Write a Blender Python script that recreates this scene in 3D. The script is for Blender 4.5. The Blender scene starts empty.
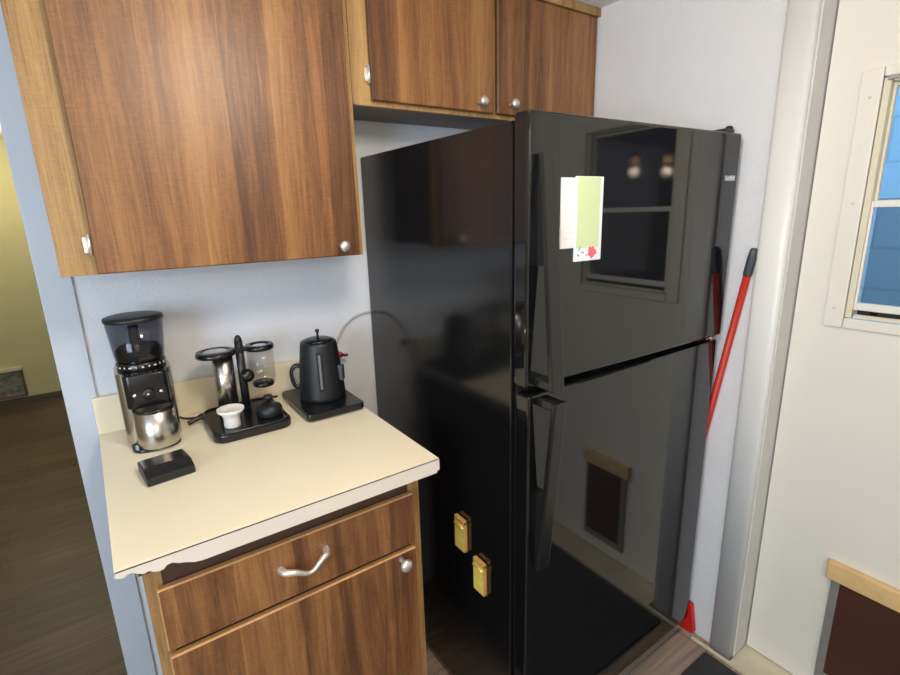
import bpy, bmesh, math, random
from mathutils import Vector, Matrix

C = bpy.context.scene.collection
PI = math.pi

# ------------------------------------------------------------------ camera
F_PX = 496.306
YAW, PITCH, ROLL = -0.60071, -0.24647, -0.02853
fw = Vector((-math.sin(YAW)*math.cos(PITCH), math.cos(YAW)*math.cos(PITCH), math.sin(PITCH)))
rt = Vector((math.cos(YAW), math.sin(YAW), 0)); up = rt.cross(fw)
Rv = math.cos(ROLL)*rt + math.sin(ROLL)*up
Uv = -math.sin(ROLL)*rt + math.cos(ROLL)*up
cam = bpy.data.cameras.new('camera'); camo = bpy.data.objects.new('camera', cam); C.objects.link(camo)
cam.sensor_width = 36; cam.lens = F_PX/900*36; cam.clip_start = 0.02
m = Matrix((Rv, Uv, -fw)).transposed().to_4x4(); m.translation = Vector((-0.5248, -1.4567, 1.4257))
camo.matrix_world = m
bpy.context.scene.camera = camo

# ------------------------------------------------------------------ world, light, exposure
sc = bpy.context.scene
sc.view_settings.view_transform = 'Standard'; sc.view_settings.look = 'None'
sc.view_settings.gamma = 1; sc.view_settings.use_curve_mapping = False
sc.view_settings.exposure = 0.06
w = bpy.data.worlds.new('sky'); sc.world = w; w.use_nodes = True
bg = w.node_tree.nodes['Background']
bg.inputs[0].default_value = (0.82, 0.91, 1.0, 1); bg.inputs[1].default_value = 2.3

def lin(c):
    return tuple((x/255/12.92 if x/255 <= .04045 else ((x/255+.055)/1.055)**2.4) for x in c)

def light(name, kind, loc, power, col, size=.2, size_y=None, aim=None, spread=None):
    d = bpy.data.lights.new(name, kind); d.energy = power; d.color = col
    if kind == 'AREA':
        d.size = size
        if size_y: d.shape = 'RECTANGLE'; d.size_y = size_y
        if spread: d.spread = spread
    else: d.shadow_soft_size = size
    o = bpy.data.objects.new(name, d); C.objects.link(o); o.location = loc
    if aim is not None:
        o.rotation_euler = (Vector(aim)-Vector(loc)).to_track_quat('-Z', 'Y').to_euler()
    return o
WARM = (1.0, .78, .52)
NEUT = (1.0, .89, .76)
COOL = (.62, .79, 1.0)
light('ceiling_lamp_light', 'POINT', (-.15, -1.06, 1.90), 20, NEUT, .10)
light('pendant_lamp_light', 'POINT', (-.61, -2.49, 1.68), 6.5, (1, .82, .6), .03)
light('pendant_lamp_light', 'POINT', (-.67, -2.262, 1.665), 6.5, (1, .82, .6), .03)
light('west_window_daylight', 'AREA', (-2.12, -1.95, 1.40), 34, COOL, 1.0, 1.0, aim=(-.2, -.2, 1.1))
light('south_fill_light', 'AREA', (-.9, -3.1, 1.4), 6, (.9, .95, 1.0), 1.2, 1.1, aim=(0, 0, 1.2))  # added soft fill from behind the camera; the south wall has no window
light('hall_lamp_light', 'POINT', (-1.15, 3.0, 1.85), 17, (1.0, .88, .6), .12)

# ------------------------------------------------------------------ materials
def mat(name, col=(200, 200, 200), rough=.5, metal=0, bump=0, bscale=200, vary=0, vscale=6, ior=None, trans=0, alpha=1, emit=None, estr=0, coat=0, raw=None):
    mt = bpy.data.materials.new(name); mt.use_nodes = True
    nt = mt.node_tree; b = nt.nodes['Principled BSDF']
    c = raw if raw else lin(col)
    b.inputs['Base Color'].default_value = (*c, 1)
    b.inputs['Roughness'].default_value = rough; b.inputs['Metallic'].default_value = metal
    b.inputs['Transmission Weight'].default_value = trans; b.inputs['Alpha'].default_value = alpha
    b.inputs['Coat Weight'].default_value = coat
    if ior: b.inputs['IOR'].default_value = ior
    if emit: b.inputs['Emission Color'].default_value = (*lin(emit), 1); b.inputs['Emission Strength'].default_value = estr
    tc = nt.nodes.new('ShaderNodeTexCoord')
    if vary:
        n = nt.nodes.new('ShaderNodeTexNoise'); n.inputs['Scale'].default_value = vscale; n.inputs['Detail'].default_value = 4
        nt.links.new(tc.outputs['Object'], n.inputs['Vector'])
        r = nt.nodes.new('ShaderNodeValToRGB')
        r.color_ramp.elements[0].position = .3; r.color_ramp.elements[1].position = .7
        r.color_ramp.elements[0].color = (*[x*(1-vary) for x in c], 1); r.color_ramp.elements[1].color = (*[min(1, x*(1+vary*.6)) for x in c], 1)
        nt.links.new(n.outputs['Fac'], r.inputs['Fac']); nt.links.new(r.outputs['Color'], b.inputs['Base Color'])
    if bump:
        n = nt.nodes.new('ShaderNodeTexNoise'); n.inputs['Scale'].default_value = bscale; n.inputs['Detail'].default_value = 3
        nt.links.new(tc.outputs['Object'], n.inputs['Vector'])
        bp = nt.nodes.new('ShaderNodeBump'); bp.inputs['Strength'].default_value = bump; bp.inputs['Distance'].default_value = .002
        nt.links.new(n.outputs['Fac'], bp.inputs['Height']); nt.links.new(bp.outputs['Normal'], b.inputs['Normal'])
    return mt

def wood(name, stops, period=.10, seed=0., rough=.42, grain=.26, along='Z', spec=.5):
    """plank-strip laminate: broad tonal strips across the grain, fine streaks and soft arches along it"""
    mt = bpy.data.materials.new(name); mt.use_nodes = True
    nt = mt.node_tree; L = nt.links.new; N = nt.nodes.new
    b = nt.nodes['Principled BSDF']; b.inputs['Roughness'].default_value = rough
    b.inputs['Specular IOR Level'].default_value = spec
    tc = N('ShaderNodeTexCoord'); sp = N('ShaderNodeSeparateXYZ'); L(tc.outputs['Object'], sp.inputs[0])
    def mth(op, a, bb=None, c=None):
        n = N('ShaderNodeMath'); n.operation = op
        for i, v in enumerate((a, bb, c)):
            if v is None: continue
            if isinstance(v, (int, float)): n.inputs[i].default_value = v
            else: L(v, n.inputs[i])
        return n.outputs[0]
    if along == 'Z': u = mth('ADD', sp.outputs[0], mth('MULTIPLY', sp.outputs[1], .7)); v = sp.outputs[2]
    elif along == 'X': u = mth('ADD', sp.outputs[2], mth('MULTIPLY', sp.outputs[1], .7)); v = sp.outputs[0]
    else: u = mth('ADD', sp.outputs[0], sp.outputs[2]); v = sp.outputs[1]
    def noise(su, sv, detail=2, dist=0., off=0.):
        cb = N('ShaderNodeCombineXYZ'); L(mth('MULTIPLY_ADD', u, su, seed+off), cb.inputs[0]); L(mth('MULTIPLY', v, sv), cb.inputs[1])
        n = N('ShaderNodeTexNoise'); n.inputs['Scale'].default_value = 1; n.inputs['Detail'].default_value = detail; n.inputs['Distortion'].default_value = dist
        n.inputs['Roughness'].default_value = .6
        L(cb.outputs[0], n.inputs['Vector']); return n.outputs['Fac']
    # plank strips: warped u, a random tone for each strip
    wu = mth('ADD', mth('DIVIDE', u, period), mth('MULTIPLY', noise(7, .4), .9))
    fl = mth('FLOOR', wu); wn = N('ShaderNodeTexWhiteNoise'); wn.noise_dimensions = '1D'
    L(mth('ADD', fl, seed*3.3+.5), wn.inputs['W'])
    soft = noise(15, .8, 3, .8, 7.1)
    arch = noise(60, 3.2, 2, 2.2, 3.7)
    fine = noise(420, 9, 4, .0, 1.3)
    ray = noise(60, 260, 2, 1.5, 9.9)
    t = mth('MULTIPLY_ADD', wn.outputs['Value'], .20, -.075)
    t = mth('ADD', t, mth('MULTIPLY', soft, .95))
    t = mth('ADD', t, mth('MULTIPLY', mth('SUBTRACT', arch, .5), .45))
    t = mth('ADD', t, mth('MULTIPLY', mth('SUBTRACT', fine, .5), grain))
    t = mth('ADD', t, mth('MULTIPLY', mth('SUBTRACT', ray, .5), .26))
    r = N('ShaderNodeValToRGB'); cr = r.color_ramp
    while len(cr.elements) > 1: cr.elements.remove(cr.elements[-1])
    for i, (p, c) in enumerate(stops):
        e = cr.elements[0] if i == 0 else cr.elements.new(p)
        e.position = p; e.color = (*lin(c), 1)
    L(t, r.inputs['Fac']); L(r.outputs['Color'], b.inputs['Base Color'])
    bp = N('ShaderNodeBump'); bp.inputs['Strength'].default_value = .15; bp.inputs['Distance'].default_value = .001
    L(fine, bp.inputs['Height']); L(bp.outputs['Normal'], b.inputs['Normal'])
    return mt

M = {}
WALNUT = [(.15, (64, 39, 24)), (.37, (99, 63, 37)), (.5, (122, 81, 47)), (.63, (141, 97, 57)), (.88, (165, 121, 75))]
OAK = [(.2, (84, 58, 34)), (.38, (128, 95, 58)), (.55, (156, 120, 74)), (.85, (182, 147, 96))]
M['door'] = wood('walnut_door_laminate', WALNUT, .11, 1.7)
M['door_b'] = wood('walnut_drawer_laminate', WALNUT, .10, 4.2)
M['frame'] = wood('oak_face_frame', OAK, .06, 3.1, grain=.6)
M['edge'] = mat('tan_edge_banding', (186, 138, 88), .5, vary=.12, vscale=30)
M['carcass'] = mat('dark_cabinet_carcass', (74, 50, 34), .6, vary=.15, vscale=20)
M['under'] = mat('grey_brown_cabinet_underside', (136, 126, 118), .6, vary=.1)
M['wall'] = mat('rough_white_wall_paint', (216, 216, 218), .75, bump=.9, bscale=130, vary=.015)
M['wallb'] = mat('rough_white_back_wall_paint', (216, 219, 225), .75, bump=.9, bscale=130, vary=.015)
M['cooltrim'] = mat('cool_light_tinted_trim', (190, 199, 210), .5, vary=.03)  # cool, dim light at the wall end is put into this blue tint
M['trim'] = mat('white_trim_paint', (222, 222, 222), .42, bump=.25, bscale=40, vary=.02)
M['doorpaint'] = mat('warm_white_door_paint', (226, 222, 210), .5, bump=.12, bscale=25, vary=.012)
M['casing'] = mat('glossy_casing_paint', (226, 225, 222), .33, bump=.2, bscale=35)
M['jamb'] = mat('jamb_shade_toned_white', (205, 203, 198), .5, vary=.03)  # greyed to carry the shade on a face turned from the light
M['ceil'] = mat('ceiling_paint', (226, 226, 224), .8)
M['hallwall'] = mat('olive_cream_wall_paint', (202, 195, 152), .8, vary=.03)
M['lamin'] = mat('cream_countertop_laminate', (240, 229, 203), .38, vary=.012, vscale=9)
M['lipm'] = mat('cream_counter_edge_strip', (222, 212, 196), .45, vary=.02)
M['splash'] = mat('cream_backsplash_laminate', (232, 221, 194), .4, vary=.012)
M['black'] = mat('black_gloss_door', raw=(.006, .006, .0065), rough=.045, ior=1.62, bump=.012, bscale=14)
M['blackside'] = mat('black_enamel_side', raw=(.006, .006, .0065), rough=.13, ior=1.6, bump=.05, bscale=420)
M['blackgap'] = mat('black_rubber_gasket', raw=(.003, .003, .003), rough=.7)
M['handle'] = mat('black_satin_handle', raw=(.012, .012, .012), rough=.24, ior=1.55)
M['chrome'] = mat('polished_chrome', (205, 205, 208), .16, 1)
M['nickel'] = mat('brushed_nickel', (222, 216, 208), .38, .75)
M['steel'] = mat('brushed_steel', (196, 190, 182), .27, 1, vary=.08, vscale=40)
M['bplastic'] = mat('black_matte_plastic', raw=(.010, .0105, .012), rough=.42)
M['bsatin'] = mat('black_satin_plastic', raw=(.008, .008, .009), rough=.22)
M['bsoft'] = mat('soft_black_kettle_finish', raw=(.008, .0087, .0105), rough=.46)
M['beans'] = mat('dark_coffee_beans', raw=(.008, .006, .005), rough=.5, bump=1, bscale=160)
M['white'] = mat('white_ceramic', (235, 232, 224), .3)
M['slot'] = mat('grey_water_gauge', (92, 100, 106), .3)
M['gold'] = mat('polished_gold', (246, 196, 112), .36, .4)
M['pane'] = mat('pale_yellow_ribbed_insert', (236, 222, 110), .35, vary=.2, vscale=60)
M['maroon'] = mat('dark_red_insert', (84, 26, 26), .4)
M['paper'] = mat('white_paper', (232, 234, 236), .8)
M['green'] = mat('pale_green_paper', (203, 218, 170), .8)
M['pink'] = mat('pink_flower_print', (226, 96, 120), .8)
M['leaf'] = mat('blue_green_leaf_print', (140, 170, 160), .8)
M['greyink'] = mat('faint_grey_ink', (222, 220, 224), .8)
M['red'] = mat('red_painted_handle', (184, 42, 28), .38)
M['redb'] = mat('bright_red_plastic', (200, 24, 22), .4)
M['grip'] = mat('grey_plastic_grip', (62, 66, 74), .5)
M['bristle'] = mat('pale_bristles', (150, 140, 128), .8)
M['mat'] = mat('charcoal_floor_mat', (48, 47, 50), .9, bump=.8, bscale=500, vary=.15, vscale=40)
M['cordw'] = mat('grey_white_cord', (176, 176, 176), .5)
M['cordb'] = mat('black_cord', raw=(.012, .012, .012), rough=.5)
M['vinyl'] = mat('white_vinyl_frame', (228, 226, 220), .4)
M['cream'] = mat('cream_window_track', (216, 208, 184), .5)
M['dark'] = mat('dark_track_slot', (20, 20, 18), .7)
M['pine'] = mat('pale_pine_strip', (222, 186, 130), .55, vary=.12, vscale=24)
M['brown'] = mat('brown_vinyl_flap', (72, 40, 28), .45, vary=.06)
M['alum'] = mat('dull_grey_aluminium', (150, 148, 142), .5, .4, vary=.1, vscale=40)
M['ground'] = mat('grey_concrete_ground', (120, 122, 124), .9, vary=.1)
M['dark_backdrop'] = mat('dark_navy_backdrop', (14, 24, 50), .8)
M['bulb'] = mat('lit_bulb', (255, 214, 150), .5, emit=(255, 200, 130), estr=18)
M['dome'] = mat('lit_glass_dome', (255, 240, 220), .5, emit=(255, 232, 196), estr=5)
M['brass'] = mat('aged_brass', (150, 120, 70), .4, 1)
M['boxwood'] = mat('brown_crate_board', (110, 82, 54), .7, vary=.35, vscale=14)
M['boxrim'] = mat('pale_crate_rim', (214, 206, 180), .7)
M['boxin'] = mat('mottled_grey_contents', (130, 132, 122), .8, vary=.6, vscale=26)
M['thresh'] = mat('worn_cream_threshold', (206, 196, 172), .55, vary=.12, vscale=14)

def plank_floor(name, c0, c1, pw, pl, rot=False, rough=.45):
    mt = bpy.data.materials.new(name); mt.use_nodes = True; nt = mt.node_tree; L = nt.links.new
    b = nt.nodes['Principled BSDF']; b.inputs['Roughness'].default_value = rough
    tc = nt.nodes.new('ShaderNodeTexCoord'); mp = nt.nodes.new('ShaderNodeMapping')
    if rot: mp.inputs['Rotation'].default_value = (0, 0, PI/2)
    L(tc.outputs['Object'], mp.inputs[0])
    br = nt.nodes.new('ShaderNodeTexBrick'); br.inputs['Scale'].default_value = 1
    br.inputs['Brick Width'].default_value = pl; br.inputs['Row Height'].default_value = pw; br.inputs['Mortar Size'].default_value = .0015
    br.inputs['Color1'].default_value = (*lin(c0), 1); br.inputs['Color2'].default_value = (*lin(c1), 1)
    br.inputs['Mortar'].default_value = (*[x*.4 for x in lin(c0)], 1)
    L(mp.outputs[0], br.inputs['Vector'])
    mp2 = nt.nodes.new('ShaderNodeMapping'); mp2.inputs['Scale'].default_value = (4, 60, 1); L(mp.outputs[0], mp2.inputs[0])
    n = nt.nodes.new('ShaderNodeTexNoise'); n.inputs['Scale'].default_value = 1; n.inputs['Detail'].default_value = 5; L(mp2.outputs[0], n.inputs['Vector'])
    mr = nt.nodes.new('ShaderNodeMapRange'); mr.inputs['From Min'].default_value = .3; mr.inputs['From Max'].default_value = .7
    mr.inputs['To Min'].default_value = .62; mr.inputs['To Max'].default_value = 1.25; L(n.outputs['Fac'], mr.inputs[0])
    mx = nt.nodes.new('ShaderNodeMix'); mx.data_type = 'RGBA'; mx.blend_type = 'MULTIPLY'; mx.inputs['Factor'].default_value = 1
    L(br.outputs['Color'], mx.inputs['A']); L(mr.outputs[0], mx.inputs['B']); L(mx.outputs['Result'], b.inputs['Base Color'])
    return mt
M['floor'] = plank_floor('grey_beige_vinyl_plank', (150, 130, 116), (166, 146, 130), .12, .9)
M['hallfloor'] = plank_floor('dark_brown_vinyl_plank', (98, 82, 66), (78, 65, 53), .15, 1.1, False)

def block_mat():
    mt = bpy.data.materials.new('blue_painted_blockwork'); mt.use_nodes = True; nt = mt.node_tree; L = nt.links.new
    b = nt.nodes['Principled BSDF']; b.inputs['Roughness'].default_value = .85
    tc = nt.nodes.new('ShaderNodeTexCoord'); sp = nt.nodes.new('ShaderNodeSeparateXYZ'); cb = nt.nodes.new('ShaderNodeCombineXYZ')
    L(tc.outputs['Object'], sp.inputs[0]); L(sp.outputs[1], cb.inputs[0]); L(sp.outputs[2], cb.inputs[1])
    br = nt.nodes.new('ShaderNodeTexBrick'); br.inputs['Scale'].default_value = 1; br.inputs['Brick Width'].default_value = .4; br.inputs['Row Height'].default_value = .2
    br.inputs['Mortar Size'].default_value = .006
    br.inputs['Color1'].default_value = (*lin((134, 188, 226)), 1); br.inputs['Color2'].default_value = (*lin((130, 184, 224)), 1); br.inputs['Mortar'].default_value = (*lin((116, 168, 208)), 1)
    L(cb.outputs[0], br.inputs['Vector']); L(br.outputs['Color'], b.inputs['Base Color'])
    return mt
M['block'] = block_mat()

def screen_mat():
    mt = bpy.data.materials.new('insect_screen_mesh'); mt.use_nodes = True; nt = mt.node_tree; L = nt.links.new
    out = nt.nodes['Material Output']; nt.nodes.remove(nt.nodes['Principled BSDF'])
    d = nt.nodes.new('ShaderNodeBsdfDiffuse'); d.inputs[0].default_value = (.02, .025, .03, 1)
    t = nt.nodes.new('ShaderNodeBsdfTransparent'); mx = nt.nodes.new('ShaderNodeMixShader'); mx.inputs[0].default_value = .30
    L(t.outputs[0], mx.inputs[1]); L(d.outputs[0], mx.inputs[2]); L(mx.outputs[0], out.inputs[0])
    return mt
M['screen'] = screen_mat()
def clear_mat(name, col, gl=.04):
    mt = bpy.data.materials.new(name); mt.use_nodes = True; nt = mt.node_tree; L = nt.links.new
    out = nt.nodes['Material Output']; nt.nodes.remove(nt.nodes['Principled BSDF'])
    g = nt.nodes.new('ShaderNodeBsdfGlossy'); g.inputs['Roughness'].default_value = .04
    t = nt.nodes.new('ShaderNodeBsdfTransparent'); t.inputs[0].default_value = (*col, 1)
    lw = nt.nodes.new('ShaderNodeLayerWeight'); lw.inputs[0].default_value = .5
    pw = nt.nodes.new('ShaderNodeMath'); pw.operation = 'POWER'; L(lw.outputs['Facing'], pw.inputs[0]); pw.inputs[1].default_value = 4
    ma = nt.nodes.new('ShaderNodeMath'); ma.operation = 'MULTIPLY_ADD'; L(pw.outputs[0], ma.inputs[0]); ma.inputs[1].default_value = .45; ma.inputs[2].default_value = gl
    mx = nt.nodes.new('ShaderNodeMixShader'); L(ma.outputs[0], mx.inputs[0])
    L(t.outputs[0], mx.inputs[1]); L(g.outputs[0], mx.inputs[2]); L(mx.outputs[0], out.inputs[0])
    return mt
M['smoke'] = clear_mat('smoky_clear_plastic', (.66, .66, .70))
M['glass'] = clear_mat('clear_glass', (.97, .97, .97))
M['bluepane'] = clear_mat('window_glass', (.97, .98, .98))


# ------------------------------------------------------------------ mesh helpers
def NB(): return bmesh.new()
def merge(bm, tmp, mi=0, smooth=False, T=None):
    if T is not None: bmesh.ops.transform(tmp, matrix=T, verts=tmp.verts)
    for f in tmp.faces:
        if mi: f.material_index = mi
        f.smooth = smooth
    me = bpy.data.meshes.new('t'); tmp.to_mesh(me); tmp.free()
    bm.from_mesh(me); bpy.data.meshes.remove(me); return bm
def box(bm, x0, x1, y0, y1, z0, z1, bev=0, seg=2, mi=0, T=None, smooth=False):
    t = bmesh.new(); bmesh.ops.create_cube(t, size=1)
    for v in t.verts: v.co = Vector((x0 if v.co.x < 0 else x1, y0 if v.co.y < 0 else y1, z0 if v.co.z < 0 else z1))
    if bev: bmesh.ops.bevel(t, geom=list(t.edges), offset=bev, segments=seg, affect='EDGES', profile=.6)
    return merge(bm, t, mi, smooth, T)
def B(x0, x1, y0, y1, z0, z1, bev=0, **k): return box(NB(), x0, x1, y0, y1, z0, z1, bev, **k)
def lathe(bm, prof, c=(0, 0, 0), n=40, T=None, mi=0, smooth=True, close=False):
    t = bmesh.new(); rings = []
    for r, z in prof:
        if r < 1e-6: rings.append([t.verts.new((0, 0, z))])
        else: rings.append([t.verts.new((r*math.cos(2*PI*i/n), r*math.sin(2*PI*i/n), z)) for i in range(n)])
    pairs = list(zip(rings, rings[1:])) + ([(rings[-1], rings[0])] if close else [])
    for a, b in pairs:
        for i in range(n):
            j = (i+1) % n
            if len(a) == 1 and len(b) == 1: continue
            if len(a) == 1: t.faces.new((a[0], b[i], b[j]))
            elif len(b) == 1: t.faces.new((a[i], a[j], b[0]))
            else: t.faces.new((a[i], a[j], b[j], b[i]))
    bmesh.ops.recalc_face_normals(t, faces=t.faces)
    TT = Matrix.Translation(c) @ (T if T is not None else Matrix.Identity(4))
    return merge(bm, t, mi, smooth, TT)
def tube(bm, pts, r, n=10, mi=0, cap=True, closed=False):
    pts = [Vector(p) for p in pts]; t = bmesh.new(); rings = []; N0 = None
    rs = r if isinstance(r, (list, tuple)) else [r]*len(pts)
    for i, p in enumerate(pts):
        if closed: d = pts[(i+1) % len(pts)]-pts[i-1]
        else: d = (pts[min(i+1, len(pts)-1)]-pts[max(i-1, 0)])
        d.normalize()
        if N0 is None:
            N0 = d.cross(Vector((0, 0, 1)) if abs(d.z) < .9 else Vector((1, 0, 0))).normalized()
        N0 = (N0-d*N0.dot(d)).normalized(); b = d.cross(N0)
        rings.append([t.verts.new(p+rs[i]*(math.cos(2*PI*k/n)*N0+math.sin(2*PI*k/n)*b)) for k in range(n)])
    for a, b in list(zip(rings, rings[1:])) + ([(rings[-1], rings[0])] if closed else []):
        for k in range(n): t.faces.new((a[k], a[(k+1) % n], b[(k+1) % n], b[k]))
    if cap and not closed: t.faces.new(rings[0]); t.faces.new(rings[-1])
    bmesh.ops.recalc_face_normals(t, faces=t.faces)
    return merge(bm, t, mi, True)
def spline(pts, n=8):
    P = [Vector(p) for p in pts]; P = [2*P[0]-P[1]]+P+[2*P[-1]-P[-2]]; out = []
    for i in range(1, len(P)-2):
        for k in range(n):
            t = k/n; a, b, c, d = P[i-1:i+3]
            out.append(.5*((2*b)+(c-a)*t+(2*a-5*b+4*c-d)*t*t+(3*b-a-3*c+d)*t**3))
    out.append(P[-2]); return out
def prism(bm, poly, axis, a0, a1, bev=0, mi=0, seg=2, T=None, smooth=False):
    """2D outline extruded along an axis; poly in the other two axes in order"""
    t = bmesh.new()
    def P(u, v, a): return {'x': (a, u, v), 'y': (u, a, v), 'z': (u, v, a)}[axis]
    f = t.faces.new([t.verts.new(P(u, v, a0)) for u, v in poly])
    r = bmesh.ops.extrude_face_region(t, geom=[f])
    d = Vector(P(0, 0, a1-a0))
    for e in r['geom']:
        if isinstance(e, bmesh.types.BMVert): e.co += d
    bmesh.ops.recalc_face_normals(t, faces=t.faces)
    if bev:
        es = [e for e in t.edges if len(e.link_faces) == 2 and e.calc_face_angle(0) > .5]
        bmesh.ops.bevel(t, geom=es, offset=bev, segments=seg, affect='EDGES', profile=.6)
    return merge(bm, t, mi, smooth, T)
def rrect(x0, x1, y0, y1, r, n=6):
    o = []
    for cx, cy, a in ((x1-r, y1-r, 0), (x0+r, y1-r, PI/2), (x0+r, y0+r, PI), (x1-r, y0+r, 1.5*PI)):
        o += [(cx+r*math.cos(a+PI/2*i/n), cy+r*math.sin(a+PI/2*i/n)) for i in range(n+1)]
    return o
def root_of(o):
    while o.parent: o = o.parent
    return o
def obj(name, bm, mats, parent=None, smooth_angle=None):
    """link a bmesh given in world coordinates as ONE mesh object"""
    me = bpy.data.meshes.new(name)
    if parent is not None:
        rt_ = root_of(parent); bmesh.ops.transform(bm, matrix=rt_.matrix_basis.inverted(), verts=bm.verts)
    bm.to_mesh(me); bm.free()
    for x in (mats if isinstance(mats, (list, tuple)) else [mats]): me.materials.append(x)
    o = bpy.data.objects.new(name, me); C.objects.link(o)
    if parent is not None: o.parent = parent
    return o
def loose(name, bm, mats, base):
    """top-level mesh with its origin at its base"""
    bmesh.ops.transform(bm, matrix=Matrix.Translation(-Vector(base)), verts=bm.verts)
    o = obj(name, bm, mats); o.location = base; return o
def tag(o, label=None, cat=None, group=None, kind=None):
    if label: o['label'] = label
    if cat: o['category'] = cat
    if group: o['group'] = group
    if kind: o['kind'] = kind
    return o
def thing(name, label, cat, loc, group=None, kind=None):
    o = bpy.data.objects.new(name, None); C.objects.link(o); o.location = loc; o.empty_display_size = .05
    bpy.context.view_layer.update()
    return tag(o, label, cat, group, kind)
def struct(name, bm, mats, label=None, cat=None, parent=None):
    o = obj(name, bm, mats, parent)
    if parent is None: tag(o, label, cat, None, 'structure')
    return o

# ------------------------------------------------------------------ setting
W = .9396          # right wall face
DX = 1.0146        # door slab face, recessed in the wall
ZC = 2.058         # ceiling
XL, YS, YN = -2.2, -3.2, 3.75
DY0, DY1 = -.884, -1.72   # door opening
struct('floor', B(XL, 1.10, YS, .10, -.05, 0), M['floor'], 'grey beige plank floor of the kitchen in front of the refrigerator', 'floor')
struct('floor_hall', B(XL, W, .10, YN, -.05, -.001), M['hallfloor'], 'dark brown plank floor beyond the end of the back wall', 'floor')
struct('ceiling', B(XL-.1, W+.12, YS-.1, YN+.1, ZC, ZC+.08), M['ceil'], 'white ceiling above the wall cabinets', 'ceiling')
struct('wall_back', B(-.648, W+.12, 0, .10, 0, ZC), M['wallb'], 'rough white wall behind the counter and cabinets', 'wall')
bm = NB()
box(bm, W, W+.12, DY0, 0, 0, ZC); box(bm, W, W+.12, YS, DY1, 0, ZC); box(bm, W, W+.12, DY1, DY0, 1.98, ZC)
box(bm, W, W+.12, .10, YN, 0, ZC)
struct('wall_right', bm, M['wall'], 'rough white wall to the right of the refrigerator', 'wall')
bm = NB(); wx = (-2.5, -1.4, .85, 1.95)
box(bm, XL-.1, XL, YS, wx[0], 0, ZC); box(bm, XL-.1, XL, wx[1], YN, 0, ZC); box(bm, XL-.1, XL, wx[0], wx[1], 0, wx[2]); box(bm, XL-.1, XL, wx[0], wx[1], wx[3], ZC)
struct('wall_left', bm, M['hallwall'])
struct('wall_front', B(XL, W+.12, YS-.1, YS, 0, ZC), M['wall'])
struct('wall_hall', B(XL-.1, W+.12, YN, YN+.1, 0, ZC), M['hallwall'], 'olive cream far wall seen past the left end of the back wall', 'wall')
struct('baseboard_hall', B(XL, W, YN-.012, YN, 0, .045, .003), mat('dark_skirting', (86, 82, 72), .6), 'low grey skirting along the far olive wall', 'skirting')
# vertical strip that finishes the free end of the back wall
bm = NB(); box(bm, -.656, -.592, -.007, .107, 0, ZC-.001, .002)
struct('trim_1', bm, M['cooltrim'], 'vertical strip, tinted for cool dim light, capping the free end of the back wall', 'trim')
# rounded door casing
prof = [(0, -.813)]
for i in range(13):
    a = PI*i/12; prof.append((-.003-.013*math.sin(a)**.5, -.8135-.0702*(1-math.cos(a))/2))
prof.append((0, -.884))
bm = NB(); t = bmesh.new()
rings = [[t.verts.new((W+x, y, z)) for x, y in prof] for z in (0, ZC)]
for k in range(len(prof)-1):
    f = t.faces.new((rings[0][k], rings[0][k+1], rings[1][k+1], rings[1][k])); f.smooth = True
t.faces.new(rings[0]); t.faces.new(rings[1])
bmesh.ops.recalc_face_normals(t, faces=t.faces)
me = bpy.data.meshes.new('t'); t.to_mesh(me); t.free(); bm.from_mesh(me)
struct('trim_2', bm, M['casing'], 'rounded glossy white casing up the left side of the exterior door', 'casing')
bm = NB(); box(bm, W+.004, DX+.05, DY0-.004, DY0-.0, .0, 1.98); box(bm, W+.004, DX+.05, DY1, DY1+.004, 0, 1.98); box(bm, W+.004, DX+.05, DY1+.004, DY0-.004, 1.976, 1.98)
struct('trim_3', bm, M['jamb'], 'white jamb strip, greyed for shade, between the rounded casing and the door', 'jamb')
bm = NB(); box(bm, W-.028, DX+.07, DY1+.005, DY0-.005, 0, .012, .002); box(bm, W-.034, W-.026, DY1+.005, DY0+.12, 0, .010, .002)
struct('threshold', bm, M['thresh'], 'worn cream threshold on the floor under the white door', 'threshold')

# the exterior door with its window and cat flap
door = thing('door_1', 'white exterior door with sash window and brown cat flap', 'door', (DX, -1.3, .012), kind='structure')
Y0, Y1 = -1.02, -1.375      # clear opening of the window
wz0, wz1 = 1.125, 1.70
bm = NB(); e0, e1 = DY0-.008, DY1+.008
for (a, b, z0, z1) in ((-1.002, e0, .016, 1.972), (e1, -1.392, .016, 1.972), (-1.392, -1.002, .016, 1.128), (-1.392, -1.002, 1.704, 1.972)):
    box(bm, DX, DX+.04, a, b, z0, z1)
obj('door_panel', bm, M['doorpaint'], door)
bm = NB()   # raised surround
for (a, b, z0, z1) in ((-1.004, -.962, 1.11, 1.722), (-1.43, -1.39, 1.11, 1.722), (-1.39, -1.006, 1.11, 1.136), (-1.39, -1.006, 1.70, 1.722)):
    box(bm, DX-.007, DX+.001, a, b, z0, z1, .0025)
sur = obj('window_surround', bm, M['doorpaint'], door)
for y, z in ((-.985, 1.42), (-.985, 1.66), (-.982, 1.16)):
    obj('screw', lathe(NB(), [(0, 0), (.0035, 0), (.003, .0015), (0, .002)], (DX-.007, y, z), 12, Matrix.Rotation(-PI/2, 4, 'Y')), M['cream'], sur)
bm = NB()
for (a, b, z0, z1) in ((-1.018, -1.0045, 1.137, 1.699), (-1.389, -1.374, 1.137, 1.699), (-1.374, -1.022, 1.137, 1.147), (-1.374, -1.022, 1.689, 1.699)):
    box(bm, DX+.002, DX+.038, a, b, z0, z1, .001)
win = obj('window_frame', bm, M['cream'], door)
bm = NB()
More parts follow.
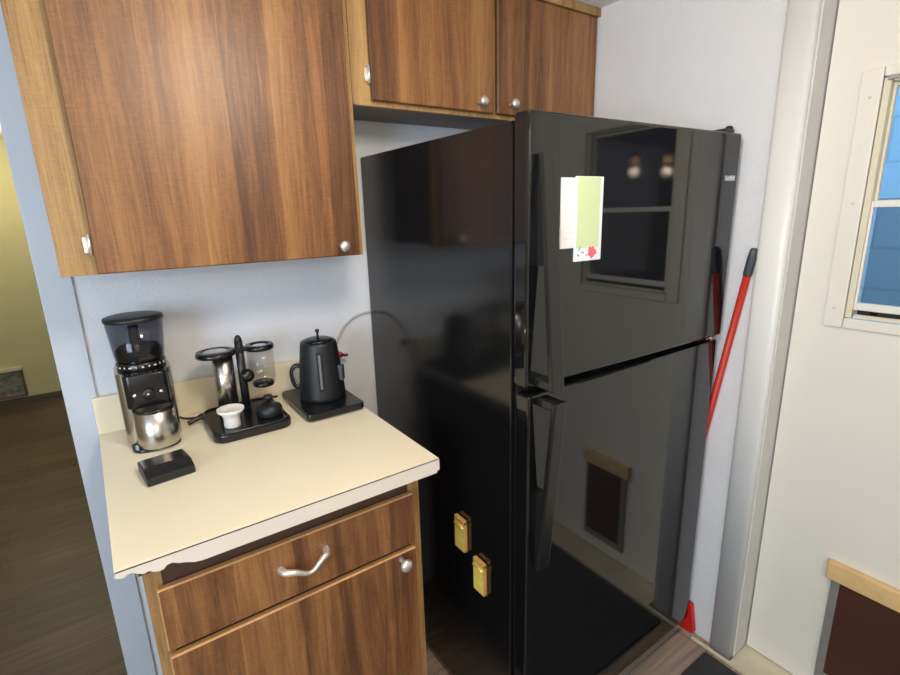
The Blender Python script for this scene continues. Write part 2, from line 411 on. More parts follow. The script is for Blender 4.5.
for (a, b, z0, z1) in ((-1.024, -1.0185, 1.158, 1.424), (-1.373, -1.365, 1.158, 1.424), (-1.365, -1.024, 1.158, 1.176), (-1.365, -1.024, 1.410, 1.424)):
    box(bm, DX+.006, DX+.02, a, b, z0, z1, .001)
sash = obj('lower_sash', bm, M['vinyl'], door)
obj('pane', B(DX+.012, DX+.015, -1.365, -1.024, 1.176, 1.410), M['bluepane'], sash)
obj('latch', B(DX+.004, DX+.016, -1.072, -1.052, 1.149, 1.157, .002), M['vinyl'], sash)
bm = NB()
for (a, b, z0, z1) in ((-1.024, -1.0185, 1.424, 1.688), (-1.373, -1.365, 1.424, 1.688), (-1.365, -1.024, 1.68, 1.688), (-1.365, -1.024, 1.416, 1.426)):
    box(bm, DX+.021, DX+.034, a, b, z0, z1, .001)
us = obj('upper_sash', bm, M['cream'], door)
obj('pane', B(DX+.026, DX+.029, -1.365, -1.024, 1.426, 1.68), M['bluepane'], us)
obj('track_slot', B(DX+.004, DX+.012, -1.366, -1.028, 1.1475, 1.158), M['dark'], win)
obj('top_bracket', B(DX-.004, DX+.012, -1.389, -1.012, 1.692, 1.7015, .001), M['alum'], win)
obj('insect_screen', B(DX+.0362, DX+.0366, -1.373, -1.023, 1.148, 1.43), M['screen'], win)
# cat flap
flap = obj('cat_flap', B(DX-.010, DX, -1.262, -1.090, .095, .402, .001), M['brown'], door)
obj('top_strip', B(DX-.020, DX, -1.285, -1.066, .404, .458, .004), M['pine'], flap)
bm = NB(); box(bm, DX-.012, DX, -1.100, -1.080, .07, .403, .001); box(bm, DX-.012, DX, -1.272, -1.2622, .07, .403, .001); box(bm, DX-.0115, DX, -1.2625, -1.0798, .07, .096, .001)
obj('side_rail', bm, M['alum'], flap)

# outside the door window
struct('ground', B(1.10, 6.5, -7, 5, -.25, -.15), M['ground'])
struct('block_wall', B(2.6, 2.8, -1.75, 3.5, -.15, 3.2), M['block'], 'pale blue block wall outside the door window', 'block wall')
sh = NB(); box(sh, 2.4, 4.5, -6.5, -1.80, -.15, 2.9)
struct('dark_backdrop', sh, M['dark_backdrop'])  # added dark block; keeps the window dark where the freezer door mirrors it
# glass dome on the ceiling above the camera and two bulbs on the dining side
lm = thing('ceiling_light', 'round lit glass dome on the ceiling above the kitchen floor', 'lamp', (-.15, -1.06, ZC))
obj('base_plate', lathe(NB(), [(0, 0), (.15, 0), (.15, -.02), (0, -.02)], (-.15, -1.06, ZC)), M['trim'], lm)
obj('dome', lathe(NB(), [(.14, -.02), (.135, -.05), (.1, -.08), (.05, -.095), (0, -.1)], (-.15, -1.06, ZC)), M['dome'], lm)
for (x, y, z) in ((-.61, -2.49, 1.765), (-.67, -2.262, 1.75)):
    pl = thing('pendant_lamp', 'warm %s bulb mirrored as a small glow in the freezer door' % ('left' if y < -2.3 else 'right'), 'lamp', (x, y, ZC), 'pendant bulbs mirrored in the freezer door')
    obj('rod', tube(NB(), [(x, y, ZC), (x, y, z+.05)], .006), M['brass'], pl)
    obj('socket', lathe(NB(), [(0, .06), (.016, .055), (.018, .025), (0, .025)], (x, y, z)), M['brass'], pl)
    obj('bulb', lathe(NB(), [(.012, .027), (.028, .005), (.03, -.008), (.02, -.026), (0, -.034)], (x, y, z), 20), M['bulb'], pl)

# ------------------------------------------------------------------ cabinets
DU, HU, XUL, XUR, HO = .2233, 1.3236, -.5987, .0473, 1.6937
def hinge_mesh(x, y, z, h=.03):
    bm = tube(NB(), [(x, y-.004, z-h/2), (x, y-.004, z+h/2)], .0042, 10)
    box(bm, x-.010, x-.001, y-.002, y+.0005, z-h*.36, z+h*.36, .0006)
    return bm
def knob_mesh(x, y, z, s=1.):
    prof = [(0, 0), (.0055, 0), (.005, .006), (.0042, .012), (.006, .016), (.0115, .020), (.0128, .025), (.010, .0295), (.004, .0315), (0, .032)]
    return lathe(NB(), [(r*s, h*s) for r, h in prof], (x, y, z), 24, Matrix.Rotation(PI/2, 4, 'X'))
def slab_door(x0, x1, z0, z1, yf, th=.017, bev=.002):
    bm = NB(); t = bmesh.new(); bmesh.ops.create_cube(t, size=1)
    for v in t.verts: v.co = Vector((x0 if v.co.x < 0 else x1, yf-th if v.co.y < 0 else yf-.003, z0 if v.co.z < 0 else z1))
    bmesh.ops.bevel(t, geom=list(t.edges), offset=bev, segments=1, affect='EDGES')
    t.normal_update()
    for f in t.faces: f.material_index = 0 if f.normal.y < -.95 else 1
    me = bpy.data.meshes.new('t'); t.to_mesh(me); t.free(); bm.from_mesh(me); return bm

wc = thing('wall_cabinet', 'large single-door walnut wall cabinet above the counter', 'cabinet', (-.27, 0, HU))
bm = NB(); box(bm, XUL, XUR, -DU+.018, -.0005, HU+.012, ZC-.001); obj('carcass', bm, M['under'], wc)
bm = NB()
box(bm, XUL, -.528, -DU, -DU+.018, HU, ZC-.001, .001); box(bm, .025, XUR-.0005, -DU, -DU+.018, HU, ZC-.001, .001)
box(bm, -.528, .025, -DU, -DU+.018, HU, HU+.022); box(bm, -.528, .025, -DU, -DU+.018, 2.02, ZC-.001)
obj('face_frame', bm, M['frame'], wc)
d = obj('door', slab_door(-.538, .030, HU+.002, 2.03, -DU, .017), [M['door'], M['door']], wc)
obj('knob', knob_mesh(-.021, -DU-.0192, 1.351, 1.1), M['nickel'], d)
obj('hinge', hinge_mesh(-.5425, -DU-.004, 1.383, .042), M['nickel'], wc)
obj('hinge', hinge_mesh(-.5425, -DU-.004, 1.96, .042), M['nickel'], wc)
XR = W-.0005
oc = thing('wall_cabinet', 'short double-door walnut wall cabinet above the refrigerator', 'cabinet', (.49, 0, HO))
bm = NB(); box(bm, XUR+.001, XR, -DU+.018, -.0005, HO+.006, ZC-.001); obj('carcass', bm, M['under'], oc)
bm = NB()
box(bm, XUR+.001, .103, -DU, -DU+.018, HO, ZC-.001, .001); box(bm, .484, .511, -DU, -DU+.018, HO, ZC-.001, .001); box(bm, .915, XR, -DU, -DU+.018, HO, ZC-.001, .001)
for a, b in ((.103, .484), (.511, .915)):
    box(bm, a, b, -DU, -DU+.018, HO, HO+.022); box(bm, a, b, -DU, -DU+.018, 2.01, ZC-.001)
obj('face_frame', bm, M['frame'], oc)
obj('crown_strip', B(.30, XR, -DU-.024, -DU-.0005, 2.032, ZC-.001, .003), M['frame'], oc)
d1 = obj('door', slab_door(.096, .490, HO+.012, 2.03, -DU), [M['door'], M['door']], oc)
d2 = obj('door', slab_door(.504, .930, HO+.012, 2.03, -DU), [M['door_b'], M['door_b']], oc)
obj('knob', knob_mesh(.430, -DU-.0192, 1.729, 1.1), M['nickel'], d1)
obj('knob', knob_mesh(.548, -DU-.0192, 1.732, 1.1), M['nickel'], d2)
obj('hinge', hinge_mesh(.0925, -DU-.004, 1.765, .042), M['nickel'], oc)
obj('hinge', hinge_mesh(.0925, -DU-.004, 1.975, .042), M['nickel'], oc)

# base cabinet
bc = thing('base_cabinet', 'walnut base cabinet with one drawer over one door under the cream counter', 'cabinet', (-.3, -.3, 0))
BY = -.600; bx0, bx1 = -.556, -.034; ZB = .8835
bm = NB(); box(bm, bx0, bx1, BY+.018, -.001, .09, ZB-.001); box(bm, bx0, bx1, BY+.07, -.001, 0, .09)
obj('carcass', bm, M['carcass'], bc)
for a, b in ((bx0, -.530), (-.062, bx1)): obj('stile', B(a, b, BY, BY+.018, .09, ZB-.001, .001), M['frame'], bc)
for a, b in ((.832, ZB-.001), (.70, .722), (.09, .13)): obj('rail', B(-.5299, -.0621, BY, BY+.018, a, b), M['carcass'], bc)  # dark carcass colour stands for the shade under the counter lip
dr = obj('drawer', slab_door(-.541, -.057, .721, .842, BY, .018, .0025), [M['door_b'], M['edge']], bc)
bd = obj('door', slab_door(-.541, -.057, .12, .709, BY, .018, .0025), [M['door_b'], M['edge']], bc)
yk = BY-.018; hx, hz = -.008, .012
hp = spline([(a+hx, b, c+hz) for a, b, c in [(-.339, yk+.001, .777), (-.334, yk-.014, .7775), (-.318, yk-.022, .776), (-.300, yk-.023, .766), (-.291, yk-.023, .764), (-.281, yk-.023, .768), (-.266, yk-.022, .781), (-.254, yk-.014, .783), (-.249, yk+.001, .783)]], 6)
rr = [.0052+.0018*math.cos(i/(len(hp)-1)*2*PI)+.0006 for i in range(len(hp))]
obj('pull_handle', tube(NB(), hp, rr, 12), M['nickel'], dr)
obj('knob', knob_mesh(-.097, yk-.0002, .695, 1.1), M['nickel'], bd)

# countertop with chipped front strip
ct = thing('countertop', 'cream laminate countertop with low backsplash and chipped left corner', 'countertop', (-.3, -.32, ZB))
H = .914
poly = [(-.588, -.635), (0, -.635), (0, -.001), (-.604, -.001)]
obj('slab', prism(NB(), poly, 'z', H-.012, H, .0012), M['lamin'], ct)
obj('core', B(-.560, -.008, -.622, -.004, ZB, H-.0122), M['carcass'], ct)
zl = .881
edge = [(-.588, H-.001), (-.588, .9035), (-.582, .9010), (-.577, .8995), (-.573, .9035), (-.567, .9045), (-.559, .8985), (-.552, .8945), (-.545, .8965), (-.539, .8925), (-.532, .8895), (-.525, .8905), (-.520, .8955), (-.512, .8965), (-.504, .8915), (-.494, .8885), (-.482, .8830), (-.470, zl), (-.006, zl), (-.006, zl+.005), (0, zl+.006), (0, H-.001)]
obj('edge_strip', prism(NB(), edge, 'y', -.6365, -.6325), M['lipm'], ct)
obj('edge_strip', B(-.0042, -.0002, -.6323, -.004, zl+.006, H-.0125), M['lipm'], ct)
obj('seam', B(-.5875, -.0005, -.6369, -.6345, H-.0022, H-.0010), M['carcass'], ct)
obj('backsplash', B(-.6037, 0.0, -.020, -.0015, H+.0002, 1.0088, .0025), M['splash'], ct)

# ------------------------------------------------------------------ refrigerator
FX0, FX1, FYB, FYD, FT = .1602, .9101, -.6873, -.7433, 1.6066
fr = thing('refrigerator', 'tall glossy black top-freezer refrigerator beside the counter', 'refrigerator', (.53, -.36, 0))
bm = NB(); box(bm, FX0, .890, FYB, -.004, .028, 1.5946, .004)
obj('body', bm, M['blackside'], fr)
obj('kick_grille', B(FX0+.01, .89, FYB-.022, FYB+.01, .012, .065, .003), M['blackgap'], fr)
for x, y in ((.2, -.66), (.86, -.66), (.2, -.08), (.86, -.08)):
    obj('foot', lathe(NB(), [(0, 0), (.018, 0), (.018, .006), (.009, .01), (.009, .03), (0, .03)], (x, y, 0), 16), M['bplastic'], fr)
obj('gasket', B(FX0+.012, .885, FYB-.013, FYB, .07, 1.59), M['blackgap'], fr)
FROT = Matrix.Translation((.535, FYD, 0)) @ Matrix.Rotation(math.radians(-1.3), 4, 'Z') @ Matrix.Translation((-.535, -FYD, 0))
fd = obj('freezer_door', B(FX0, FX1, FYD, FYB-.012, 1.0605, FT, .0075, seg=4, smooth=False, T=FROT), M['black'], fr)
rd = obj('lower_door', B(FX0, FX1, FYD, FYB-.012, .068, 1.0455, .0075, seg=4), M['black'], fr)
def handle_profile(sgn, z_root, z_tip, dmax, dmin):
    """side outline (y,z): dmax off the door at z_root, running down to dmin at z_tip"""
    n = 22; outer = []; inner = []
    for i in range(n+1):
        s = i/n; z = z_root+(z_tip-z_root)*s
        pz = dmin+(dmax-dmin)*(1-s)**.85*(.86+.14*math.cos(s*PI*.5)) if s < 1 else dmin
        outer.append((FYD-pz, z))
    return outer
def handle(z_root, z_tip):
    o = handle_profile(1, z_root, z_tip, .058, .017); sg = 1 if z_tip > z_root else -1
    th = .013; n = len(o)
    inner = []
    for i, (y, z) in enumerate(o):
        inner.append((min(y+th, FYD-.0005), z))
    bm = NB(); bar = o + inner[::-1]
    prism(bm, bar, 'x', .179, .213, .0025)
    box(bm, .1815, .2105, FYD-.054, FYD-.0005, min(z_root, z_root+sg*.02), max(z_root, z_root+sg*.02), .003)
    # solid web behind the upper half
    k = int(n*.55)
    web = [(FYD-.0006, o[k][1])]+[(y+th*.6, z) for y, z in o[k:-1]]+[(FYD-.0006, o[-1][1]-sg*.004)]
    web = [(min(y, FYD-.0006), z) for y, z in web]
    prism(bm, web, 'x', .184, .208)
    return bm
hb_ = handle(1.064, 1.530); bmesh.ops.transform(hb_, matrix=FROT, verts=hb_.verts); obj('handle', hb_, M['handle'], fd)
obj('handle', handle(1.042, .62), M['handle'], rd)
# hinges and badge
hg = NB(); box(hg, .80, .902, -.725, -.64, 1.5948, 1.602, .002); box(hg, .86, .902, -.735, -.69, 1.6067, 1.619, .003)
lathe(hg, [(0, 1.6067), (.010, 1.6067), (.010, 1.624), (.006, 1.628), (0, 1.628)], (.897, -.722, 0), 18)
obj('hinge_cover', hg, M['bplastic'], fr)
obj('hinge_pin', lathe(NB(), [(0, 1.046), (.009, 1.046), (.009, 1.060), (0, 1.060)], (.884, -.733, 0), 18), M['chrome'], fr)
obj('center_hinge', B(.86, .905, -.738, -.69, 1.0505, 1.0555, .001), M['chrome'], fr)
bm = NB(); random.seed(3); x = .846
for wd in (.009, .004, .006, .005, .0055, .006, .005):   # illegible little chrome letters
    box(bm, x, x+wd, FYD-.0014, FYD-.0002, 1.487, 1.487+(.013 if wd > .0045 else .010), .0004); x += wd+.0012
bmesh.ops.transform(bm, matrix=FROT, verts=bm.verts); obj('badge', bm, M['chrome'], fd)
obj('edge_cap', B(FX1-.0135, FX1+.0008, FYD+.004, FYD+.022, 1.10, 1.59, .003, T=FROT), M['handle'], fd)

# paper pads on the freezer door
pz = FYD-.0003
def fz(bm): bmesh.ops.transform(bm, matrix=FROT, verts=bm.verts); return bm
pad = thing('paper_pad', 'narrow white list pad on the freezer door beside the handle', 'notepad', (.262, pz-.004, 1.347))
obj('sheets', fz(B(.245, .2855, pz-.004, pz, 1.347, 1.487, .0006)), M['paper'], pad)
bm = NB()
for i in range(9): box(bm, .250, .282-.006*((i*7) % 3), pz-.0044, pz-.0039, 1.366+.0125*i, 1.3668+.0125*i)
obj('ruled_lines', fz(bm), M['greyink'], pad)
gp = thing('paper_pad', 'pale green pad with pink flower print at its foot on the freezer door', 'notepad', (.327, pz-.003, 1.320))
obj('sheets', fz(B(.2865, .366, pz-.006, pz, 1.318, 1.490, .0008)), M['paper'], gp)
obj('green_panel', fz(B(.288, .356, pz-.0064, pz-.0059, 1.346, 1.489)), M['green'], gp)
bm = NB(); bl = NB(); random.seed(8)
for i in range(16):
    a = i*2.4; r_ = .0022*math.sqrt(i)
    lathe(bm, [(0, .0004), (.0032, .0003), (.0032, 0), (0, 0)], (.337+r_*math.cos(a)*1.5, pz-.0064, 1.336+r_*math.sin(a)*1.25), 10, Matrix.Rotation(PI/2, 4, 'X'), smooth=False)
for i in range(9):
    x, z = .294+.026*random.random(), 1.325+.024*random.random()
    lathe(bl, [(0, .0004), (.0022, .0003), (.0022, 0), (0, 0)], (x, pz-.0061, z), 8, Matrix.Rotation(PI/2, 4, 'X'), smooth=False)
obj('flower_print', fz(bm), M['pink'], gp); obj('leaf_print', fz(bl), M['leaf'], gp)

# gold magnetic clips on the refrigerator side
def clip(y, z, label):
    x = FX0-.0001
    t = thing('magnetic_clip', label, 'magnet', (x, y, z), 'gold clips on the refrigerator side')
    w2, h = .0225, .094
    bm = NB()
    for a, b, c, d_ in ((-w2, -w2+.0035, 0, h), (w2-.0035, w2, 0, h), (-w2, w2, 0, .006), (-w2, w2, h-.010, h)):
        box(bm, x-.012, x-.001, y+a, y+b, z+c, z+d_, .002)
    obj('frame', bm, M['gold'], t)
    obj('insert', B(x-.0105, x-.001, y-w2+.003, y+w2-.003, z+.005, z+h-.009), M['pane'], t)
    bm = NB()
    for k in range(5): box(bm, x-.0112, x-.0100, y-.0136+.0065*k, y-.0126+.0065*k, z+.010, z+h-.016)
    obj('ribs', bm, M['gold'], t)
    bm = B(x-.014, x-.003, y-w2+.002, y+w2-.002, z+h-.0005, z+h+.005, .002)
    tube(bm, [(x-.0135, y-w2+.002, z+h-.018), (x-.0135, y+w2-.002, z+h-.018)], .0028, 10)
    obj('clamp_bar', bm, M['gold'], t)
    obj('backing', B(x-.0012, x, y-w2-.002, y+w2+.002, z-.002, z+h+.002), M['maroon'], t)
    return t
clip(-.492, .531, 'gold framed clip on the black refrigerator side, the higher and farther one')
clip(-.574, .449, 'gold framed clip on the black refrigerator side, the lower and nearer one')

# ------------------------------------------------------------------ things on the counter
Z = H+.0003
gx, gy = -.490, -.118
g = thing('coffee_grinder', 'steel and black coffee grinder with smoky hopper at the left of the counter', 'grinder', (gx, gy, Z))
obj('base', prism(NB(), rrect(gx-.050, gx+.050, gy-.090, gy+.066, .03), 'z', Z, Z+.007, .002), M['bsatin'], g)
obj('body', prism(NB(), rrect(gx-.0565, gx+.0565, gy-.045, gy+.066, .026), 'z', Z+.007, Z+.178, .002, smooth=True), M['steel'], g)
bm = NB(); prism(bm, rrect(gx-.044, gx+.044, gy-.075, gy-.02, .016), 'z', Z+.102, Z+.180, .003, smooth=True)
head = obj('control_panel', bm, M['bsatin'], g)
RX = Matrix.Rotation(PI/2, 4, 'X')
obj('dial', lathe(NB(), [(0, 0), (.013, 0), (.0125, .007), (.010, .009), (0, .009)], (gx, gy-.075, Z+.134), 24, RX), M['bplastic'], head)
obj('dial_face', lathe(NB(), [(0, 0), (.006, 0), (0, .0012)], (gx, gy-.0842, Z+.134), 20, RX), M['chrome'], head)
for dx in (-.026, .026):
    obj('button', lathe(NB(), [(0, 0), (.005, 0), (.0042, .003), (0, .0034)], (gx+dx, gy-.075, Z+.134), 16, RX), M['chrome'], head)
bm = NB()
for i in range(11):
    a = -PI*.9+PI*.8*i/10; q = (.0009, .0022, .0014, .0028)[i % 4]
    box(bm, -q, q, -.0006, .0006, 0, .0045-.6*q, T=Matrix.Translation((gx+.0513*math.cos(a), gy+.004+.0513*math.sin(a), Z+.188)) @ Matrix.Rotation(a+PI/2, 4, 'Z'))
col = obj('collar', lathe(NB(), [(.044, .176), (.050, .178), (.0515, .182), (.0515, .194), (.049, .198), (.04, .198)], (gx, gy+.004, Z)), M['bsatin'], g)
obj('grind_marks', bm, M['white'], col)
hop = obj('hopper', lathe(NB(), [(.049, .196), (.051, .205), (.0585, .292), (.0565, .292), (.0492, .206), (.047, .197)], (gx, gy+.004, Z), 48, close=True), M['smoke'], g)
obj('beans', lathe(NB(), [(0, .199), (.045, .199), (.0485, .222), (.04, .232), (.02, .226), (0, .229)], (gx, gy+.004, Z)), M['beans'], hop)
obj('feed_post', lathe(NB(), [(0, .20), (.013, .20), (.011, .275), (.009, .279), (0, .279)], (gx-.004, gy+.004, Z), 20), M['bplastic'], hop)
obj('lid', lathe(NB(), [(0, .292), (.060, .292), (.0605, .296), (.0595, .301), (.05, .3035), (0, .304)], (gx, gy+.004, Z), 48), M['bplastic'], g)
cy_ = gy-.062
cup = obj('catch_cup', lathe(NB(), [(0, .0075), (.042, .0075), (.0435, .011), (.0425, .094), (.040, .0945), (.039, .012), (0, .012)], (gx+.006, cy_, Z), 48), M['steel'], g)
obj('cup_rim', lathe(NB(), [(.038, .093), (.0430, .093), (.0430, .099), (.038, .099)], (gx+.006, cy_, Z), 48, close=True), M['bsatin'], cup)
bm = NB(); pts = spline([(gx+.05, -.10, Z+.0035), (gx+.08, -.085, Z+.0035), (gx+.105, -.068, Z+.0035)], 6)
tag(loose('power_cord', tube(NB(), spline([(gx+.052, -.058, Z+.02), (gx+.075, -.052, Z+.005), (gx+.10, -.062, Z+.0042), (-.375, -.046, Z+.0042), (-.33, -.040, Z+.0042), (-.28, -.034, Z+.0042), (-.17, -.036, Z+.0042)], 8), .0028, 8), M['cordb'], (gx+.05, -.06, Z)),
    'thin black cord lying on the counter between grinder and coffee stand', 'cord')

# low black box in front of the grinder
T = Matrix.Translation((-.486, -.338, Z)) @ Matrix.Rotation(math.radians(7), 4, 'Z')
bx = thing('pocket_scale', 'low black oblong box lying in front of the coffee grinder', 'scale', (-.485, -.335, Z))
obj('case', prism(NB(), [(-.043, 0), (.046, 0), (.046, .022), (-.018, .026), (-.043, .016)], 'x', -.0445, .0445, .003, T=T @ Matrix.Identity(4)), M['bplastic'], bx)
obj('top_plate', B(-.041, .041, -.012, .042, .0250, .0265, .0006, T=T @ Matrix.Rotation(math.radians(-3.5), 4, 'X')), M['bsatin'], bx)

# coffee stand with two rings
mx0, mx1, my0, my1 = -.380, -.196, -.272, -.066
cs = thing('coffee_stand', 'black two-ring coffee stand with steel and glass cylinders mid-counter', 'coffee maker', (-.288, -.168, Z))
bm = NB(); prism(bm, rrect(mx0, mx1, my0, my1, .03), 'z', Z, Z+.020, .004)
tray = obj('tray', bm, M['bsatin'], cs)
bm = NB(); t_ = rrect(mx0+.006, mx1-.006, my0+.006, my1-.006, .026)
for i in range(len(t_)): pass
tube(bm, [(u, v, Z+.021) for u, v in t_], .003, 8, closed=True); obj('tray_rim', bm, M['bsatin'], tray)
px_, py_ = -.272, -.115
obj('column', tube(NB(), [(px_, py_, Z+.018), (px_, py_, Z+.10), (px_+.0, py_, Z+.205)], .0105, 16), M['bplastic'], cs)
lx, ly, lr = -.330, -.118, .047
rx, ry, r2 = -.222, -.118, .037
az = Z+.176
bm = NB()
lathe(bm, [(lr-.016, 0), (lr-.001, -.001), (lr, .006), (lr-.003, .012), (lr-.016, .012)], (lx, ly, az), 40, close=True)
lathe(bm, [(r2-.014, 0), (r2-.001, -.001), (r2, .006), (r2-.003, .012), (r2-.014, .012)], (rx, ry, az), 40, close=True)
box(bm, lx+lr-.012, rx-r2+.012, ly-.011, ly+.011, az, az+.012, .003)
arm = obj('ring_arm', bm, M['bsatin'], cs)
obj('ring_insert', lathe(NB(), [(0, .010), (.022, .013), (lr-.015, .011), (lr-.015, .006), (0, .006)], (lx, ly, az), 40), M['chrome'], arm)
obj('ring_insert', lathe(NB(), [(0, .008), (.014, .010), (r2-.013, .0095), (r2-.013, .005), (0, .005)], (rx, ry, az), 32), M['chrome'], arm)
obj('finial', lathe(NB(), [(0, .2), (.0105, .2), (.0085, .212), (.004, .219), (0, .220)], (px_, py_, Z), 16), M['bplastic'], cs)
obj('steel_cylinder', lathe(NB(), [(0, .021), (.025, .021), (.025, .1755), (0, .1755)], (-.316, ly, Z), 40), M['steel'], cs)
obj('glass_cylinder', lathe(NB(), [(.0322, .0865), (.033, .0865), (.033, .1755), (.0322, .1755)], (rx, ry, Z), 40, close=True), M['glass'], cs)
obj('piston_disc', lathe(NB(), [(0, .074), (.026, .074), (.028, .079), (.026, .085), (0, .086)], (rx, ry, Z), 32), M['bsatin'], cs)
obj('clamp_knob', lathe(NB(), [(0, -.02), (.006, -.018), (.0155, -.012), (.018, 0), (.0155, .012), (.008, .017), (0, .018)], (px_+.008, py_-.016, Z+.113), 24, RX), M['bsatin'], cs)
bm = NB(); tube(bm, spline([(mx0+.012, -.1, Z+.015), (mx0-.010, -.098, Z+.014), (mx0-.034, -.104, Z+.008)], 6), [.006]*13, 10)
obj('side_lever', bm, M['bsatin'], tray)

cz = Z+.0203
wcup = tag(loose('white_cup', lathe(NB(), [(0, 0), (.018, 0), (.019, .003), (.0185, .022), (.022, .033), (.0305, .040), (.0315, .046), (.029, .0465), (.027, .044), (.012, .0425), (0, .042)], (-.330, -.222, cz), 40), M['white'], (-.330, -.222, cz)),
    'small white flared cup standing on the front left of the black tray', 'cup')
tp = thing('coffee_tamper', 'squat black round-bodied tamper with small knob on the black tray', 'tamper', (-.236, -.205, cz))
obj('body', lathe(NB(), [(0, 0), (.030, 0), (.032, .005), (.032, .017), (.029, .024), (.016, .031), (.008, .034), (0, .034)], (-.236, -.205, cz), 36), M['bplastic'], tp)
obj('knob', lathe(NB(), [(0, .033), (.006, .033), (.005, .040), (.011, .045), (.0125, .049), (.010, .0525), (0, .0535)], (-.236, -.205, cz), 24), M['bplastic'], tp)

# kettle and its base
kb = thing('kettle_base', 'flat black square warming base under the kettle', 'kettle base', (-.084, -.165, Z))
bm = NB(); prism(bm, rrect(-.163, -.005, -.283, -.052, .014), 'z', Z+.003, Z+.021, .003)
plate = obj('plate', bm, M['bsatin'], kb)
for x, y in ((-.15, -.255), (-.02, -.255), (-.15, -.07), (-.02, -.07)):
    obj('foot', lathe(NB(), [(0, 0), (.008, 0), (.008, .0035), (0, .0035)], (x, y, Z), 14), M['bplastic'], kb)
kz = Z+.0213; kx, ky = -.078, -.165
kt = thing('electric_kettle', 'matte black tapered kettle with grey gauge slot beside the refrigerator', 'kettle', (kx, ky, kz))
prof = [(0, 0), (.060, 0), (.063, .003), (.0625, .012), (.0595, .05), (.055, .10), (.0495, .150), (.048, .158), (.0455, .161), (.0, .161)]
body = obj('body', lathe(NB(), prof, (kx, ky, kz), 56), M['bsoft'], kt)
obj('lid', lathe(NB(), [(0, .161), (.040, .161), (.040, .164), (.030, .168), (.012, .170), (0, .170)], (kx, ky, kz), 40), M['bsatin'], kt)
obj('lid_knob', lathe(NB(), [(0, .169), (.0035, .169), (.003, .182), (.0055, .186), (.0055, .191), (.003, .193), (0, .193)], (kx, ky, kz), 16), M['bplastic'], kt)
# gauge faces the camera side
ang = math.atan2(-1.297, -.45)
tilt = math.atan2(.0135, .148)
Tg = Matrix.Translation((kx, ky, kz)) @ Matrix.Rotation(ang, 4, 'Z')
bm = NB(); box(bm, -.003, .0022, -.0082, .0082, -.052, .054, .002, T=Tg @ Matrix.Translation((.0558, 0, .085)) @ Matrix.Rotation(-tilt, 4, 'Y'))
gg = obj('gauge_recess', bm, M['blackgap'], body)
bm = NB(); box(bm, -.001, .0026, -.0042, .0018, -.046, .048, .001, T=Tg @ Matrix.Translation((.0558, 0, .085)) @ Matrix.Rotation(-tilt, 4, 'Y'))
obj('gauge', bm, M['slot'], gg)
a2 = math.atan2(.42, -.9)
hd = Vector((math.cos(a2), math.sin(a2), 0)); kc = Vector((kx, ky, kz))
hpts = [kc+hd*.054+Vector((0, 0, .092)), kc+hd*.068+Vector((0, 0, .093)), kc+hd*.078+Vector((0, 0, .078)), kc+hd*.077+Vector((0, 0, .052)), kc+hd*.070+Vector((0, 0, .036)), kc+hd*.058+Vector((0, 0, .031))]
hh = obj('handle', tube(NB(), spline(hpts, 6), .0062, 12), M['bsatin'], kt)
hp2 = [p_-hd*.0062 for p_ in spline(hpts[1:5], 6)]
obj('handle_inlay', tube(NB(), hp2, .0028, 8), M['chrome'], hh)
a3 = a2+PI-.35
hd3 = Vector((math.cos(a3), math.sin(a3), 0))
bm = NB(); box(bm, -.010, .012, -.010, .010, -.022, .022, .005, T=Matrix.Translation(kc+hd3*.055+Vector((0, 0, .072))) @ Matrix.Rotation(a3, 4, 'Z'))
obj('power_switch', bm, M['grip'], kt)

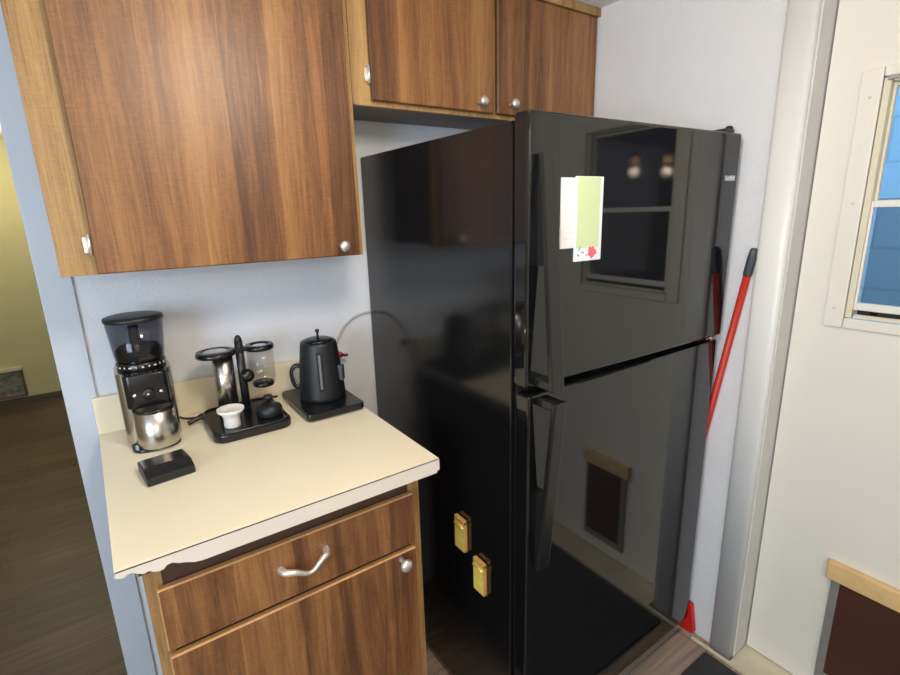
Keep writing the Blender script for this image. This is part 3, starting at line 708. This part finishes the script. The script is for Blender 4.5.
# wall outlet, red plug and grey cord behind the kettle
pl = thing('red_plug', 'small red plug on the wall just right of the kettle', 'plug', (.040, 0, 1.001))
bm = NB(); tube(bm, [(.040, -.0005, 1.002), (.040, -.024, 1.002)], .008, 14); obj('plug_body', bm, M['redb'], pl)
obj('cord_end', tube(NB(), [(.040, -.024, 1.002), (.050, -.032, 1.001), (.058, -.030, 1.0)], .0045, 10), mat('dark_red_rubber', (96, 20, 18), .5), pl)
tag(loose('power_cord', tube(NB(), spline([(.012, -.0045, .93), (.020, -.0045, .985), (.034, -.0045, 1.03), (.054, -.0045, 1.070), (.086, -.0045, 1.102), (.125, -.0045, 1.118), (.17, -.0045, 1.117), (.23, -.0045, 1.09), (.26, -.0045, 1.02)], 8), .0036, 8), M['cordw'], (.03, -.004, .93)),
    'grey white cord arching up the wall behind the kettle to the refrigerator', 'cord')

# ------------------------------------------------------------------ broom, mat, box in the hall
br = thing('broom', 'red-handled broom leaning in the gap between refrigerator and right wall', 'broom', (.918, -.68, 0))
p0, p1 = Vector((.924, -.640, .13)), Vector((.9295, -.7960, 1.235))
p2 = p1+(p1-p0).normalized()*.075
obj('stick', tube(NB(), [p0, p0.lerp(p1, .5), p1], .0098, 16), M['red'], br)
dd = (p2-p1).normalized()
obj('grip', tube(NB(), [p1-dd*.002, p1+dd*.004, p1+dd*.05, p2-dd*.004, p2], [.0102, .0115, .0112, .009, .006], 16), M['grip'], br)
bm = prism(NB(), [(-.765, .018), (-.755, .010), (-.60, .010), (-.60, .06), (-.635, .135), (-.662, .135), (-.715, .06), (-.736, .118), (-.748, .118)], 'x', .9135, .934, .003)
obj('head', bm, M['redb'], br)
obj('bristles', prism(NB(), [(-.757, .012), (-.605, .012), (-.60, .0005), (-.765, .0005)], 'x', .915, .930), M['bristle'], br)
bm = NB(); prism(bm, rrect(-.25, .888, -1.72, -.822, .01), 'z', .0005, .009, .003)
tag(loose('door_mat', bm, M['mat'], (.3, -1.27, .0005)), 'charcoal ribbed mat on the floor in front of the white door', 'mat')

hb = thing('framed_panel', 'small pale-framed mottled panel low on the far olive wall', 'panel', (-1.36, YN, .058))
cx0, cx1, z0, z1 = -1.52, -1.215, .058, .302
bm = NB(); box(bm, cx0, cx0+.018, YN-.03, YN, z0, z1, .003); box(bm, cx1-.014, cx1, YN-.03, YN, z0, z1, .003); box(bm, cx0+.018, cx1-.014, YN-.028, YN, z0, z0+.014, .003)
obj('frame', bm, M['boxwood'], hb)
obj('top_rim', B(cx0-.004, cx1+.004, YN-.036, YN, z1-.022, z1+.006, .003), M['boxrim'], hb)
obj('backing', B(cx0+.016, cx1-.012, YN-.016, YN-.002, z0+.012, z1-.02), M['boxin'], hb)
